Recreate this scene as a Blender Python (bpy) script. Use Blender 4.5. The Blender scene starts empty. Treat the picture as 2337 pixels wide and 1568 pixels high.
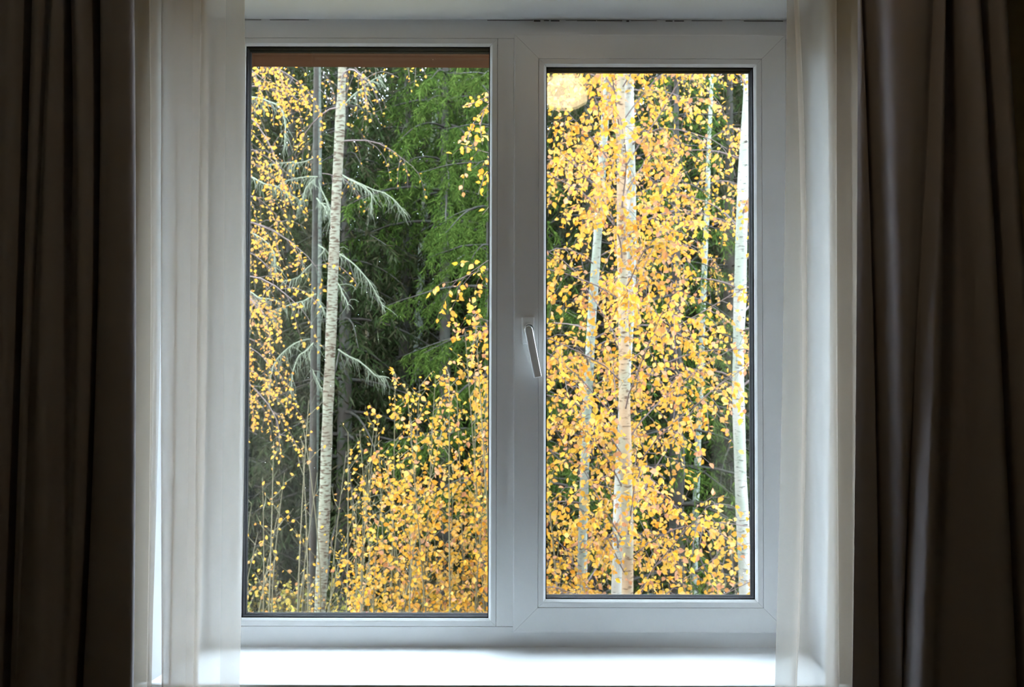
import bpy, math, random
import numpy as np
from mathutils import Vector, Matrix

random.seed(7)
R = np.random.RandomState(11)
SC = bpy.context.scene
COL = SC.collection
PI = math.pi

# ------------------------------------------------------------------ camera
FPX = 2300.0
CX, CY = 1168.5, 784.0
EYE = 1.60
PITCH = math.radians(1.4)
cam_d = bpy.data.cameras.new('camera')
cam = bpy.data.objects.new('camera', cam_d)
COL.objects.link(cam)
cam_d.sensor_width = 36.0
cam_d.lens = FPX / 2337.0 * 36.0
cam_d.clip_start = 0.05
cam_d.clip_end = 300
cam.location = (0, 0, EYE)
cam.rotation_mode = 'QUATERNION'
from mathutils import Euler, Quaternion
cam.rotation_quaternion = (Euler((PI / 2 + PITCH, 0, 0)).to_quaternion() @ Quaternion((0, 0, 1), math.radians(0.13)))
cam_d.dof.use_dof = True
cam_d.dof.focus_distance = 2.6
cam_d.dof.aperture_fstop = 9.0
SC.camera = cam

# ------------------------------------------------------------------ world, sun, exposure
w = bpy.data.worlds.new('overcast_sky')
SC.world = w
w.use_nodes = True
bg = w.node_tree.nodes['Background']
bg.inputs[0].default_value = (0.72, 0.86, 1.0, 1)
bg.inputs[1].default_value = 6.6
SKY = bg
sun_d = bpy.data.lights.new('sun', 'SUN')
sun = bpy.data.objects.new('sun', sun_d)
COL.objects.link(sun)
sun_d.energy = 1.6
sun_d.angle = math.radians(9)
sun_d.color = (1.0, 0.93, 0.80)
sun.rotation_euler = Vector((0.62, 0.42, -0.62)).to_track_quat('-Z', 'Y').to_euler()
SC.view_settings.view_transform = 'Standard'
SC.view_settings.look = 'None'
SC.view_settings.gamma = 1.0
SC.view_settings.use_curve_mapping = False
SC.view_settings.exposure = 1.55
SC.cycles.max_bounces = 12
SC.cycles.diffuse_bounces = 6
SC.cycles.transparent_max_bounces = 24
SC.cycles.sample_clamp_indirect = 8.0

# ------------------------------------------------------------------ pixel -> world
_ct, _st = math.cos(PITCH), math.sin(PITCH)
def ray(px, py):
    u = (px - CX) / FPX
    v = (CY - py) / FPX
    return u, _ct - v * _st, _st + v * _ct
def at(px, py, Y):
    a, b, c = ray(px, py)
    t = Y / b
    return Vector((a * t, Y, EYE + c * t))
def X(px, Y=2.3, py=760): return at(px, py, Y).x
def Z(py, Y=2.3, px=1168): return at(px, py, Y).z
def project(p):
    """pixel of an array of world points"""
    x, y, z = p[..., 0], p[..., 1], p[..., 2] - EYE
    d = y * _ct + z * _st
    up = -y * _st + z * _ct
    return CX + FPX * x / d, CY - FPX * up / d

# ------------------------------------------------------------------ helpers
class MB:
    """collects vertices and faces, links them as ONE mesh object"""
    def __init__(s):
        s.v = []; s.f = []; s.n = 0
    def add(s, v, f):
        v = np.asarray(v, dtype=np.float32).reshape(-1, 3)
        f = np.asarray(f, dtype=np.int64)
        s.v.append(v); s.f.append(f + s.n); s.n += len(v)
    def box(s, x0, x1, y0, y1, z0, z1):
        v = [(x, y, z) for x in (x0, x1) for y in (y0, y1) for z in (z0, z1)]
        s.add(v, [(0, 1, 3, 2), (4, 6, 7, 5), (0, 4, 5, 1), (2, 3, 7, 6), (0, 2, 6, 4), (1, 5, 7, 3)])
    def tube(s, pts, rad, k=6, cap=True):
        pts = np.asarray(pts, dtype=np.float64); n = len(pts)
        rad = np.broadcast_to(np.asarray(rad, dtype=np.float64), (n,))
        t = np.gradient(pts, axis=0); t /= np.linalg.norm(t, axis=1)[:, None] + 1e-9
        ref = np.array([0.0, 1.0, 0.0]) if abs(t[0][1]) < 0.9 else np.array([1.0, 0, 0])
        a = np.cross(t, ref); a /= np.linalg.norm(a, axis=1)[:, None] + 1e-9
        b = np.cross(t, a)
        th = np.arange(k) * 2 * PI / k
        ring = (a[:, None, :] * np.cos(th)[None, :, None] + b[:, None, :] * np.sin(th)[None, :, None]) * rad[:, None, None]
        v = (pts[:, None, :] + ring).reshape(-1, 3)
        i = np.arange(n - 1)[:, None] * k + np.arange(k)[None, :]
        j = np.arange(n - 1)[:, None] * k + (np.arange(k)[None, :] + 1) % k
        f = np.stack([i, j, j + k, i + k], -1).reshape(-1, 4)
        s.add(v, f)
    def mesh(s, name, smooth=False):
        me = bpy.data.meshes.new(name)
        v = np.concatenate(s.v)
        if all(a.ndim == 2 and a.shape[1] == s.f[0].shape[1] for a in s.f):
            groups = [np.concatenate(s.f)]
        else:
            groups = s.f
        tot = sum(len(g) for g in groups)
        loops = np.concatenate([g.reshape(-1) for g in groups])
        sizes = np.concatenate([np.full(len(g), g.shape[1]) for g in groups])
        me.vertices.add(len(v)); me.vertices.foreach_set('co', v.reshape(-1))
        me.loops.add(len(loops)); me.loops.foreach_set('vertex_index', loops.astype(np.int32))
        me.polygons.add(tot)
        start = np.concatenate([[0], np.cumsum(sizes)[:-1]])
        me.polygons.foreach_set('loop_start', start.astype(np.int32))
        me.polygons.foreach_set('use_smooth', np.full(tot, bool(smooth)))
        me.update(calc_edges=True)
        return me
    def build(s, name, mat, parent=None, smooth=False, bevel=0):
        me = s.mesh(name, smooth)
        me.materials.append(mat)
        return link(name, me, parent, bevel)

def link(name, me, parent=None, bevel=0):
    o = bpy.data.objects.new(name, me)
    COL.objects.link(o)
    if parent: o.parent = parent
    if bevel:
        m = o.modifiers.new('bevel', 'BEVEL'); m.width = bevel; m.segments = 2; m.limit_method = 'ANGLE'
    return o
def tag(o, label=None, cat=None, group=None, kind=None):
    if label: o['label'] = label
    if cat: o['category'] = cat
    if group: o['group'] = group
    if kind: o['kind'] = kind
    return o
def empty(name, loc=(0, 0, 0)):
    o = bpy.data.objects.new(name, None)
    COL.objects.link(o)
    o.empty_display_size = 0.1
    o['base'] = 1
    del o['base']
    return o

# ------------------------------------------------------------------ materials
def mat(name, color, rough=0.5, spec=0.5):
    m = bpy.data.materials.new(name); m.use_nodes = True
    b = m.node_tree.nodes['Principled BSDF']
    b.inputs['Base Color'].default_value = (*color, 1)
    b.inputs['Roughness'].default_value = rough
    b.inputs['Specular IOR Level'].default_value = spec
    return m
def nodes(m): return m.node_tree.nodes, m.node_tree.links, m.node_tree.nodes['Principled BSDF']
def noise_color(m, c1, c2, scale=(5, 5, 5), detail=6, lo=0.35, hi=0.65, bump=0.0, bscale=1.0):
    N, L, b = nodes(m)
    tc = N.new('ShaderNodeTexCoord'); mp = N.new('ShaderNodeMapping')
    mp.inputs['Scale'].default_value = scale
    nz = N.new('ShaderNodeTexNoise'); nz.inputs['Detail'].default_value = detail
    nz.inputs['Scale'].default_value = 1.0
    cr = N.new('ShaderNodeValToRGB')
    cr.color_ramp.elements[0].position = lo; cr.color_ramp.elements[0].color = (*c1, 1)
    cr.color_ramp.elements[1].position = hi; cr.color_ramp.elements[1].color = (*c2, 1)
    L.new(tc.outputs['Object'], mp.inputs[0]); L.new(mp.outputs[0], nz.inputs['Vector'])
    L.new(nz.outputs['Fac'], cr.inputs[0]); L.new(cr.outputs[0], b.inputs['Base Color'])
    if bump:
        bp = N.new('ShaderNodeBump'); bp.inputs['Strength'].default_value = bump
        bp.inputs['Distance'].default_value = bscale
        L.new(nz.outputs['Fac'], bp.inputs['Height']); L.new(bp.outputs[0], b.inputs['Normal'])
    return cr
pvc = mat('white_pvc', (0.88, 0.88, 0.88), 0.28, 0.5)
sill_m = mat('sill_laminate', (0.86, 0.87, 0.88), 0.3, 0.5)
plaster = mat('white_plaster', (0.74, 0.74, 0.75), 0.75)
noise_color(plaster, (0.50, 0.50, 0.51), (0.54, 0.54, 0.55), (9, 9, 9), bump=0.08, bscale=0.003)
wall_m = mat('beige_wall', (0.30, 0.20, 0.09), 0.85)
noise_color(wall_m, (0.38, 0.30, 0.17), (0.42, 0.33, 0.19), (20, 20, 20), bump=0.1, bscale=0.002)
ceil_m = mat('ceiling_paint', (0.55, 0.53, 0.50), 0.9)
floor_m = mat('floor_wood', (0.25, 0.15, 0.08), 0.4)
noise_color(floor_m, (0.12, 0.07, 0.035), (0.18, 0.11, 0.06), (1.5, 14, 1))
gasket_m = mat('black_rubber', (0.004, 0.004, 0.006), 0.8, 0.1)
spacer_m = mat('spacer_bar', (0.007, 0.007, 0.009), 0.8, 0.1)
caulk_m = mat('cracked_caulk', (0.12, 0.11, 0.10), 0.9)
wood_out = mat('brown_stained_wood', (0.20, 0.075, 0.04), 0.8, 0.15)
noise_color(wood_out, (0.060, 0.019, 0.009), (0.085, 0.028, 0.013), (3, 30, 60), bump=0.2, bscale=0.002)

def glass_mat():
    m = bpy.data.materials.new('window_glass'); m.use_nodes = True
    N, L = m.node_tree.nodes, m.node_tree.links
    N.clear()
    out = N.new('ShaderNodeOutputMaterial'); mix = N.new('ShaderNodeMixShader')
    tr = N.new('ShaderNodeBsdfTransparent'); tr.inputs[0].default_value = (0.985, 0.993, 0.988, 1)
    gl = N.new('ShaderNodeBsdfGlossy'); gl.inputs['Roughness'].default_value = 0.0
    lw = N.new('ShaderNodeLayerWeight'); lw.inputs['Blend'].default_value = 0.5
    pw = N.new('ShaderNodeMath'); pw.operation = 'POWER'; pw.inputs[1].default_value = 5
    ma = N.new('ShaderNodeMath'); ma.operation = 'MULTIPLY_ADD'; ma.inputs[1].default_value = 0.5; ma.inputs[2].default_value = 0.042
    L.new(lw.outputs['Facing'], pw.inputs[0]); L.new(pw.outputs[0], ma.inputs[0]); L.new(ma.outputs[0], mix.inputs[0])
    L.new(tr.outputs[0], mix.inputs[1]); L.new(gl.outputs[0], mix.inputs[2])
    # sparse specks of dirt on the pane
    tc = N.new('ShaderNodeTexCoord'); vo = N.new('ShaderNodeTexVoronoi'); vo.inputs['Scale'].default_value = 22
    L.new(tc.outputs['Object'], vo.inputs['Vector'])
    lt = N.new('ShaderNodeMath'); lt.operation = 'LESS_THAN'; lt.inputs[1].default_value = 0.018
    L.new(vo.outputs['Distance'], lt.inputs[0])
    df = N.new('ShaderNodeBsdfDiffuse'); df.inputs[0].default_value = (0.8, 0.8, 0.78, 1)
    tl = N.new('ShaderNodeBsdfTranslucent'); tl.inputs[0].default_value = (0.8, 0.8, 0.78, 1)
    ad = N.new('ShaderNodeMixShader'); ad.inputs[0].default_value = 0.5
    L.new(df.outputs[0], ad.inputs[1]); L.new(tl.outputs[0], ad.inputs[2])
    m2 = N.new('ShaderNodeMixShader')
    L.new(lt.outputs[0], m2.inputs[0]); L.new(mix.outputs[0], m2.inputs[1]); L.new(ad.outputs[0], m2.inputs[2])
    L.new(m2.outputs[0], out.inputs[0])
    return m
glass_m = glass_mat()

def weave(m, scale=900, strength=0.15):
    N, L, b = nodes(m)
    tc = N.new('ShaderNodeTexCoord'); mp = N.new('ShaderNodeMapping'); mp.inputs['Scale'].default_value = (scale, scale, scale * 0.6)
    nz = N.new('ShaderNodeTexNoise'); nz.inputs['Scale'].default_value = 1.0
    bp = N.new('ShaderNodeBump'); bp.inputs['Strength'].default_value = strength; bp.inputs['Distance'].default_value = 0.0006
    L.new(tc.outputs['Object'], mp.inputs[0]); L.new(mp.outputs[0], nz.inputs['Vector'])
    L.new(nz.outputs['Fac'], bp.inputs['Height']); L.new(bp.outputs[0], b.inputs['Normal'])
drape_m = mat('taupe_fabric', (0.38, 0.345, 0.36), 0.95, 0.1)
drape_m.node_tree.nodes['Principled BSDF'].inputs['Sheen Weight'].default_value = 0.1
weave(drape_m)
def sheer_mat(name, fac, col):
    m = bpy.data.materials.new(name); m.use_nodes = True
    N, L = m.node_tree.nodes, m.node_tree.links
    N.clear()
    out = N.new('ShaderNodeOutputMaterial'); mix = N.new('ShaderNodeMixShader')
    tr = N.new('ShaderNodeBsdfTransparent')
    df = N.new('ShaderNodeBsdfDiffuse'); df.inputs[0].default_value = (*col, 1)
    tl = N.new('ShaderNodeBsdfTranslucent'); tl.inputs[0].default_value = (*col, 1)
    fm = N.new('ShaderNodeMixShader'); fm.inputs[0].default_value = 0.45
    L.new(df.outputs[0], fm.inputs[1]); L.new(tl.outputs[0], fm.inputs[2])
    # open weave: more thread in the way at a glancing angle
    lw = N.new('ShaderNodeLayerWeight'); lw.inputs['Blend'].default_value = 0.5
    mr = N.new('ShaderNodeMapRange'); mr.inputs['From Min'].default_value = 0.3; mr.inputs['From Max'].default_value = 1.0
    mr.inputs['To Min'].default_value = fac; mr.inputs['To Max'].default_value = 1.0
    L.new(lw.outputs['Facing'], mr.inputs['Value']); L.new(mr.outputs[0], mix.inputs[0])
    L.new(tr.outputs[0], mix.inputs[1]); L.new(fm.outputs[0], mix.inputs[2]); L.new(mix.outputs[0], out.inputs[0])
    return m
sheer_m = sheer_mat('white_voile', 0.48, (0.70, 0.625, 0.555))
hem_m = sheer_mat('voile_hem', 0.32, (0.76, 0.73, 0.69))

def leaf_mat(name, stops, trans=0.5):
    m = bpy.data.materials.new(name); m.use_nodes = True
    N, L = m.node_tree.nodes, m.node_tree.links
    N.clear()
    out = N.new('ShaderNodeOutputMaterial')
    ge = N.new('ShaderNodeNewGeometry'); oi = N.new('ShaderNodeObjectInfo')
    ad = N.new('ShaderNodeMath'); ad.operation = 'ADD'; fr = N.new('ShaderNodeMath'); fr.operation = 'FRACT'
    L.new(ge.outputs['Random Per Island'], ad.inputs[0]); L.new(oi.outputs['Random'], ad.inputs[1]); L.new(ad.outputs[0], fr.inputs[0])
    cr = N.new('ShaderNodeValToRGB')
    e = cr.color_ramp.elements
    e[0].position = stops[0][0]; e[0].color = (*stops[0][1], 1)
    e[1].position = stops[-1][0]; e[1].color = (*stops[-1][1], 1)
    for p, c in stops[1:-1]:
        q = e.new(p); q.color = (*c, 1)
    L.new(fr.outputs[0], cr.inputs[0])
    df = N.new('ShaderNodeBsdfDiffuse'); tl = N.new('ShaderNodeBsdfTranslucent')
    mx = N.new('ShaderNodeMixShader'); mx.inputs[0].default_value = trans
    L.new(cr.outputs[0], df.inputs[0]); L.new(cr.outputs[0], tl.inputs[0])
    L.new(df.outputs[0], mx.inputs[1]); L.new(tl.outputs[0], mx.inputs[2]); L.new(mx.outputs[0], out.inputs[0])
    return m
YELLOW = [(p, (0.46 * c[0], 0.395 * c[1], 0.42 * c[2])) for p, c in [(0.0, (0.88, 0.52, 0.06)), (0.25, (0.92, 0.62, 0.10)), (0.45, (0.90, 0.42, 0.04)), (0.62, (0.95, 0.70, 0.22)),
          (0.78, (0.78, 0.55, 0.05)), (0.88, (0.62, 0.30, 0.13)), (1.0, (0.90, 0.55, 0.30))]]
leaf_y = leaf_mat('yellow_birch_leaf', YELLOW)
leaf_o = leaf_mat('orange_birch_leaf', [(0, (0.38, 0.19, 0.024)), (0.35, (0.42, 0.24, 0.04)), (0.6, (0.40, 0.16, 0.032)), (0.8, (0.30, 0.21, 0.035)), (1, (0.30, 0.14, 0.065))])
leaf_u = leaf_mat('undergrowth_leaf', [(0, (0.16, 0.13, 0.03)), (0.4, (0.28, 0.20, 0.05)), (0.6, (0.10, 0.12, 0.03)), (0.8, (0.42, 0.26, 0.05)), (0.93, (0.55, 0.42, 0.07)), (1, (0.45, 0.10, 0.10))])
needle_g = leaf_mat('green_spruce_needles', [(0, (0.013, 0.025, 0.006)), (0.5, (0.028, 0.048, 0.009)), (1, (0.050, 0.072, 0.016))], 0.25)
needle_d = leaf_mat('dark_spruce_needles', [(0, (0.009, 0.014, 0.005)), (0.5, (0.014, 0.021, 0.008)), (0.8, (0.022, 0.019, 0.011)), (1, (0.032, 0.036, 0.020))], 0.2)

def bark_mat(name, base, dark, lichen, amount=0.45):
    base, dark, lichen = [tuple(0.33 * v for v in c) for c in (base, dark, lichen)]
    m = mat(name, base, 0.85, 0.2)
    N, L, b = nodes(m)
    tc = N.new('ShaderNodeTexCoord')
    def nz(scale, detail=5):
        mp = N.new('ShaderNodeMapping'); mp.inputs['Scale'].default_value = scale
        n = N.new('ShaderNodeTexNoise'); n.inputs['Scale'].default_value = 1.0; n.inputs['Detail'].default_value = detail
        L.new(tc.outputs['Object'], mp.inputs[0]); L.new(mp.outputs[0], n.inputs['Vector'])
        return n.outputs['Fac']
    def ramp(src, a, c):
        r = N.new('ShaderNodeMapRange'); r.inputs['From Min'].default_value = a; r.inputs['From Max'].default_value = c
        L.new(src, r.inputs['Value']); return r.outputs[0]
    m1 = N.new('ShaderNodeMixRGB'); m1.inputs[1].default_value = (*base, 1); m1.inputs[2].default_value = (*lichen, 1)
    L.new(ramp(nz((6, 6, 3)), 0.45, 0.6), m1.inputs[0])
    m2 = N.new('ShaderNodeMixRGB'); m2.inputs[2].default_value = (*dark, 1)
    L.new(m1.outputs[0], m2.inputs[1])
    src = nz((14, 14, 55))
    L.new(ramp(src, 1 - amount, 1 - amount + 0.1), m2.inputs[0])
    L.new(m2.outputs[0], b.inputs['Base Color'])
    bp = N.new('ShaderNodeBump'); bp.inputs['Strength'].default_value = 0.4; bp.inputs['Distance'].default_value = 0.01
    L.new(src, bp.inputs['Height']); L.new(bp.outputs[0], b.inputs['Normal'])
    return m
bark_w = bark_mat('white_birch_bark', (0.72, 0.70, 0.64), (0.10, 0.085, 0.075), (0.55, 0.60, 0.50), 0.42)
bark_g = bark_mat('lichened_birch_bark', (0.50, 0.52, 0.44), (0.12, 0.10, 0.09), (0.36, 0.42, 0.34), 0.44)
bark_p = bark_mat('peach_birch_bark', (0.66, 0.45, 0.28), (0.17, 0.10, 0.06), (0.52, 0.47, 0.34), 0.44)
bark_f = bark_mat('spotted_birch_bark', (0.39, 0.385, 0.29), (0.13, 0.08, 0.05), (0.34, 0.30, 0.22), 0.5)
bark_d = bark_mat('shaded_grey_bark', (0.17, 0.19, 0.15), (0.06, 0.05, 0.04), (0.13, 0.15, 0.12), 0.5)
bark_s = bark_mat('brown_spruce_bark', (0.055, 0.042, 0.032), (0.02, 0.016, 0.013), (0.07, 0.07, 0.055), 0.45)
twig_m = mat('purple_brown_twig', (0.075, 0.048, 0.045), 0.8)
twig_o = mat('olive_twig', (0.07, 0.058, 0.026), 0.8)
lichen_m = mat('pale_lichen', (0.105, 0.115, 0.078), 0.95)
soil_m = mat('forest_floor', (0.10, 0.08, 0.035), 0.95)
noise_color(soil_m, (0.04, 0.045, 0.015), (0.16, 0.11, 0.045), (1.3, 1.3, 1.3), bump=0.5, bscale=0.1)

# ================================================================== THE ROOM
YW = 2.30                      # room face of the window frame
YI = 2.045                     # room face of the window wall
YO = 2.50                      # outer face of the window wall
fx0, fx1 = X(482), X(1832)
fz1, fz0 = Z(45), Z(1476)
SPL = 0.042
XL, XR, YB, HC = -2.3, 2.3, -2.4, 2.62
wm = MB()
def ring_faces(r_in, y_in, r_out, y_out):
    (a0, a1, b0, b1), (c0, c1, d0, d1) = r_in, r_out
    v = [(a0, y_in, b0), (a1, y_in, b0), (a1, y_in, b1), (a0, y_in, b1), (c0, y_out, d0), (c1, y_out, d0), (c1, y_out, d1), (c0, y_out, d1)]
    wm.add(v, [(0, 1, 5, 4), (1, 2, 6, 5), (2, 3, 7, 6), (3, 0, 4, 7)])
big = (XL, XR, -0.2, HC)
bigo = (-7.0, 7.0, -3.1, 5.4)
inr = (fx0 - SPL, fx1 - 0.012, fz0 - 0.045, fz1 + 0.02)
frm = (fx0, fx1, fz0 - 0.045, fz1)
ring_faces(inr, YI, big, YI)
ring_faces(inr, YI, frm, YW)
ring_faces(frm, YW, frm, YO)
ring_faces(frm, YO, bigo, YO)
ring_faces(big, YI, bigo, YI - 0.0001)
# window wall: beige paint, white plaster in the reveal
wall = wm.build('wall_front', wall_m)
wall.data.materials.append(plaster); wall.data.materials.append(wood_out)
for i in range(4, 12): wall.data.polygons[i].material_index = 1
for i in range(12, 20): wall.data.polygons[i].material_index = 2
wall.data.materials.append(mat('brightened_lintel_plaster', (0.82, 0.82, 0.82), 0.7)); wall.data.polygons[6].material_index = 3  # lighter copy of the reveal plaster; overhead brightness is put into its colour
tag(wall, kind='structure')
for nm, b in (('wall_left', (XL - 0.3, XL, YB, YI, -0.2, HC)), ('wall_right', (XR, XR + 0.3, YB, YI, -0.2, HC)),
              ('wall_back', (XL - 0.3, XR + 0.3, YB - 0.3, YB, -0.2, HC))):
    m = MB(); m.box(*b); tag(m.build(nm, wall_m), kind='structure')
m = MB(); m.box(XL - 0.3, XR + 0.3, YB - 0.3, YI, HC, HC + 0.2); tag(m.build('ceiling', ceil_m), kind='structure')
m = MB(); m.box(XL - 0.3, XR + 0.3, YB - 0.3, YI, -0.25, 0); tag(m.build('floor', floor_m), kind='structure')

# window sill: a laminate board with a rounded nose, fitted to the splayed reveal
sz = fz0 - 0.001
ys = at(1168, 1563.5, 1).y
sfront = (sz - EYE) / ((at(1168, 1563.0, 1.0).z - EYE))
th = 0.030
prof = [(sfront + 0.006, sz), (sfront + 0.0018, sz - 0.0018), (sfront, sz - 0.006), (sfront, sz - th + 0.006), (sfront + 0.0018, sz - th + 0.0018), (sfront + 0.006, sz - th)]
m = MB()
n = len(prof)
xa, xb = fx0 - SPL - 0.03, fx1 + 0.02
loop = prof + [(YI - 0.004, sz - th), (YI - 0.004, sz)]
v = [(xa, y, z) for y, z in loop] + [(xb, y, z) for y, z in loop]
k = len(loop)
m.add(v, [(i, (i + 1) % k, (i + 1) % k + k, i + k) for i in range(k)])
m.f.append(np.array([list(range(k))[::-1]])); m.f.append(np.array([list(range(k, 2 * k))]))
v = [(fx0 - SPL + 0.002, YI - 0.004, sz), (fx1 - 0.014, YI - 0.004, sz), (fx1 - 0.002, YW + 0.03, sz), (fx0 + 0.002, YW + 0.03, sz)]
v += [(a, b, c - th) for a, b, c in v]
m.add(v, [(0, 1, 2, 3), (7, 6, 5, 4), (0, 4, 5, 1), (1, 5, 6, 2), (2, 6, 7, 3), (3, 7, 4, 0)])
tag(m.build('window_sill', sill_m), kind='structure')

# cracked caulk line where the frame meets the plaster above
m = MB()
for c0, c1, hh in ((545, 590, .0008), (610, 700, .0006), (1110, 1215, .0007), (1217, 1232, .0028), (1240, 1252, .0016), (1256, 1276, .0022), (1290, 1315, .0006), (1316, 1360, .0014), (1362, 1420, .0012),
                   (1430, 1436, .0026), (1440, 1500, .0006), (1520, 1536, .0020), (1540, 1562, .0018), (1580, 1650, .0007), (1700, 1790, .0013)):
    x0, x1 = X(c0), X(c1); z0 = fz1 - 0.0015
    m.add([(x0, YW - 0.0012, z0), (x1, YW - 0.0012, z0), (x1, YW - 0.0012, z0 - hh), (x0, YW - 0.0012, z0 - hh),
           (x0, YW + 0.001, z0), (x1, YW + 0.001, z0), (x1, YW + 0.001, z0 - hh), (x0, YW + 0.001, z0 - hh)],
          [(0, 3, 2, 1), (4, 5, 6, 7), (0, 1, 5, 4), (3, 7, 6, 2), (0, 4, 7, 3), (1, 2, 6, 5)])
tag(m.build('trim_1', caulk_m), kind='structure')

# ------------------------------------------------------------------ the window
win = empty('window_1'); tag(win, kind='structure')
def mitred(rect, prof, name, material, parent, gap=0.00025, bevel=0):
    """four mitred bars around rect (x0,x1,z0,z1); prof is a closed polygon of (inset, y)"""
    x0, x1, z0, z1 = rect
    out = []
    for side in range(4):
        a = []; b = []
        for t, y in prof:
            if side == 0: a.append((x0 + t + gap, y, z0 + t)); b.append((x1 - t - gap, y, z0 + t))
            if side == 1: a.append((x1 - t, y, z0 + t + gap)); b.append((x1 - t, y, z1 - t - gap))
            if side == 2: a.append((x1 - t - gap, y, z1 - t)); b.append((x0 + t + gap, y, z1 - t))
            if side == 3: a.append((x0 + t, y, z1 - t - gap)); b.append((x0 + t, y, z0 + t + gap))
        k = len(prof)
        m = MB()
        m.add(a + b, [(i, (i + 1) % k, (i + 1) % k + k, i + k) for i in range(k)])
        m.f.append(np.array([list(range(k))])); m.f.append(np.array([list(range(k, 2 * k))[::-1]]))
        out.append(m.build(name, material, parent))
    return out
def glazing(rect, yf, parent):
    # bead with a bright bevelled lip, black gasket, spacer bar, two panes
    mitred(rect, [(0.0006, yf + 0.022), (0.0006, yf + 0.0006), (0.001, yf), (0.0115, yf), (0.0125, yf + 0.0004), (0.0172, yf + 0.0055),
                  (0.0178, yf + 0.0085), (0.0178, yf + 0.022)], 'glazing_bead', pvc, parent)
    g = MB()
    def ring(t0, t1, y0, y1):
        x0, x1, z0, z1 = rect
        o = [(x0 + t0, z0 + t0), (x1 - t0, z0 + t0), (x1 - t0, z1 - t0), (x0 + t0, z1 - t0)]
        i = [(x0 + t1, z0 + t1), (x1 - t1, z0 + t1), (x1 - t1, z1 - t1), (x0 + t1, z1 - t1)]
        v = [(a, y0, b) for a, b in o] + [(a, y0, b) for a, b in i] + [(a, y1, b) for a, b in o] + [(a, y1, b) for a, b in i]
        f = []
        for q in range(4):
            r = (q + 1) % 4
            f += [(q, r, 4 + r, 4 + q), (8 + q, 12 + q, 12 + r, 8 + r), (4 + q, 4 + r, 12 + r, 12 + q), (q, 8 + q, 8 + r, r)]
        g.add(v, f)
    ring(0.0162, 0.0196, yf + 0.0078, yf + 0.0216)
    g.build('gasket', gasket_m, parent)
    g = MB(); ring(0.012, 0.0170, yf + 0.0265, yf + 0.0415); g.build('spacer_bar', spacer_m, parent)
    g = MB(); ring(0.0, 0.0168, yf + 0.0462, yf + 0.0600); g.build('outer_gasket', gasket_m, parent)
    x0, x1, z0, z1 = rect
    for y in (yf + 0.022, yf + 0.042):
        g = MB(); g.box(x0 + 0.008, x1 - 0.008, y, y + 0.004, z0 + 0.008, z1 - 0.008); g.build('glass', glass_m, parent)
# frame bars
fr = tag(empty('frame')); fr.parent = win
bead_l, bead_r, bead_t, bead_b = X(537), X(1134), Z(87.5), Z(1430.5)
def bar(name, x0, x1, z0, z1, y0, y1, parent, bevel=0.001):
    m = MB(); m.box(x0, x1, y0, y1, z0, z1); return m.build(name, pvc, parent, bevel=bevel)
bar('top_rail', fx0, fx1, bead_t, fz1 + 0.01, YW, YW + 0.07, fr)
bar('bottom_rail', fx0, fx1, fz0 - 0.012, bead_b, YW, YW + 0.07, fr)
bar('stile', fx0 - 0.01, bead_l, bead_b + .0004, bead_t - .0004, YW + 0.0002, YW + 0.07, fr)
bar('stile', X(1785), fx1 + 0.01, bead_b + .0004, bead_t - .0004, YW + 0.0002, YW + 0.07, fr)
bar('mullion', bead_r, X(1206), bead_b + .0004, bead_t - .0004, YW + 0.0002, YW + 0.07, fr)
fixed = empty('fixed_light'); fixed.parent = win
glazing((bead_l, bead_r, bead_b, bead_t), YW, fixed)
# sash
YS = YW - 0.015
sash = empty('sash'); sash.parent = win
sr = (X(1172, YS), X(1797, YS), Z(1444, YS), Z(77.5, YS))
tw = 0.0560
mitred(sr, [(0.0, YW + 0.0), (0.0, YS + 0.003), (0.0008, YS + 0.0008), (0.003, YS), (tw - 0.0006, YS), (tw, YS + 0.0006), (tw, YS + 0.05), (0.012, YS + 0.05), (0.012, YW)],
       'sash_rail', pvc, sash)
glazing((sr[0] + tw, sr[1] - tw, sr[2] + tw, sr[3] - tw), YS + 0.0004, sash)
handle_m = mat('handle_pvc', (0.93, 0.93, 0.93), 0.16, 0.6)
# handle: rosette plate, round neck and a flat lever hanging slightly off vertical
hd = empty('window_handle'); hd.parent = win
HX, HZ = X(1207, YS), Z(751, YS)
m = MB(); m.box(X(1190.5, YS), X(1219.5, YS), YS - 0.0115, YS, Z(786.5, YS), Z(723.5, YS))
m.build('rosette', handle_m, hd, bevel=0.0028)
m = MB(); m.tube([(HX, YS - 0.011, HZ), (HX, YS - 0.017, HZ), (HX, YS - 0.0175, HZ), (HX, YS - 0.040, HZ)], [0.0125, 0.0120, 0.0098, 0.0092], 32)
m.build('neck', handle_m, hd, smooth=False, bevel=0.0006)
# lever: rounded top end, square foot
yl = YS - 0.047
top = at(1206.5, 752, yl); foot = at(1228, 862, yl)
ax = Vector((foot.x - top.x, 0, foot.z - top.z)); Ln = ax.length; ax.normalize()
pr = Vector((-ax.z, 0, ax.x)) * -1
outl = []
r0 = 0.0088
for i in range(13):
    a = PI * i / 12
    outl.append((-r0 * math.sin(a), r0 * math.cos(a)))
outl += [(Ln, -0.0086), (Ln, 0.0086)]
m = MB(); k = len(outl)
lv = [top + ax * s + pr * t for s, t in outl]
v = [(p.x, yl, p.z) for p in lv] + [(p.x, yl + 0.0125, p.z) for p in lv]
m.add(v, [(i, (i + 1) % k, (i + 1) % k + k, i + k) for i in range(k)])
m.f.append(np.array([list(range(k))[::-1]])); m.f.append(np.array([list(range(k, 2 * k))]))
m.build('lever', handle_m, hd, bevel=0.0028)

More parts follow.
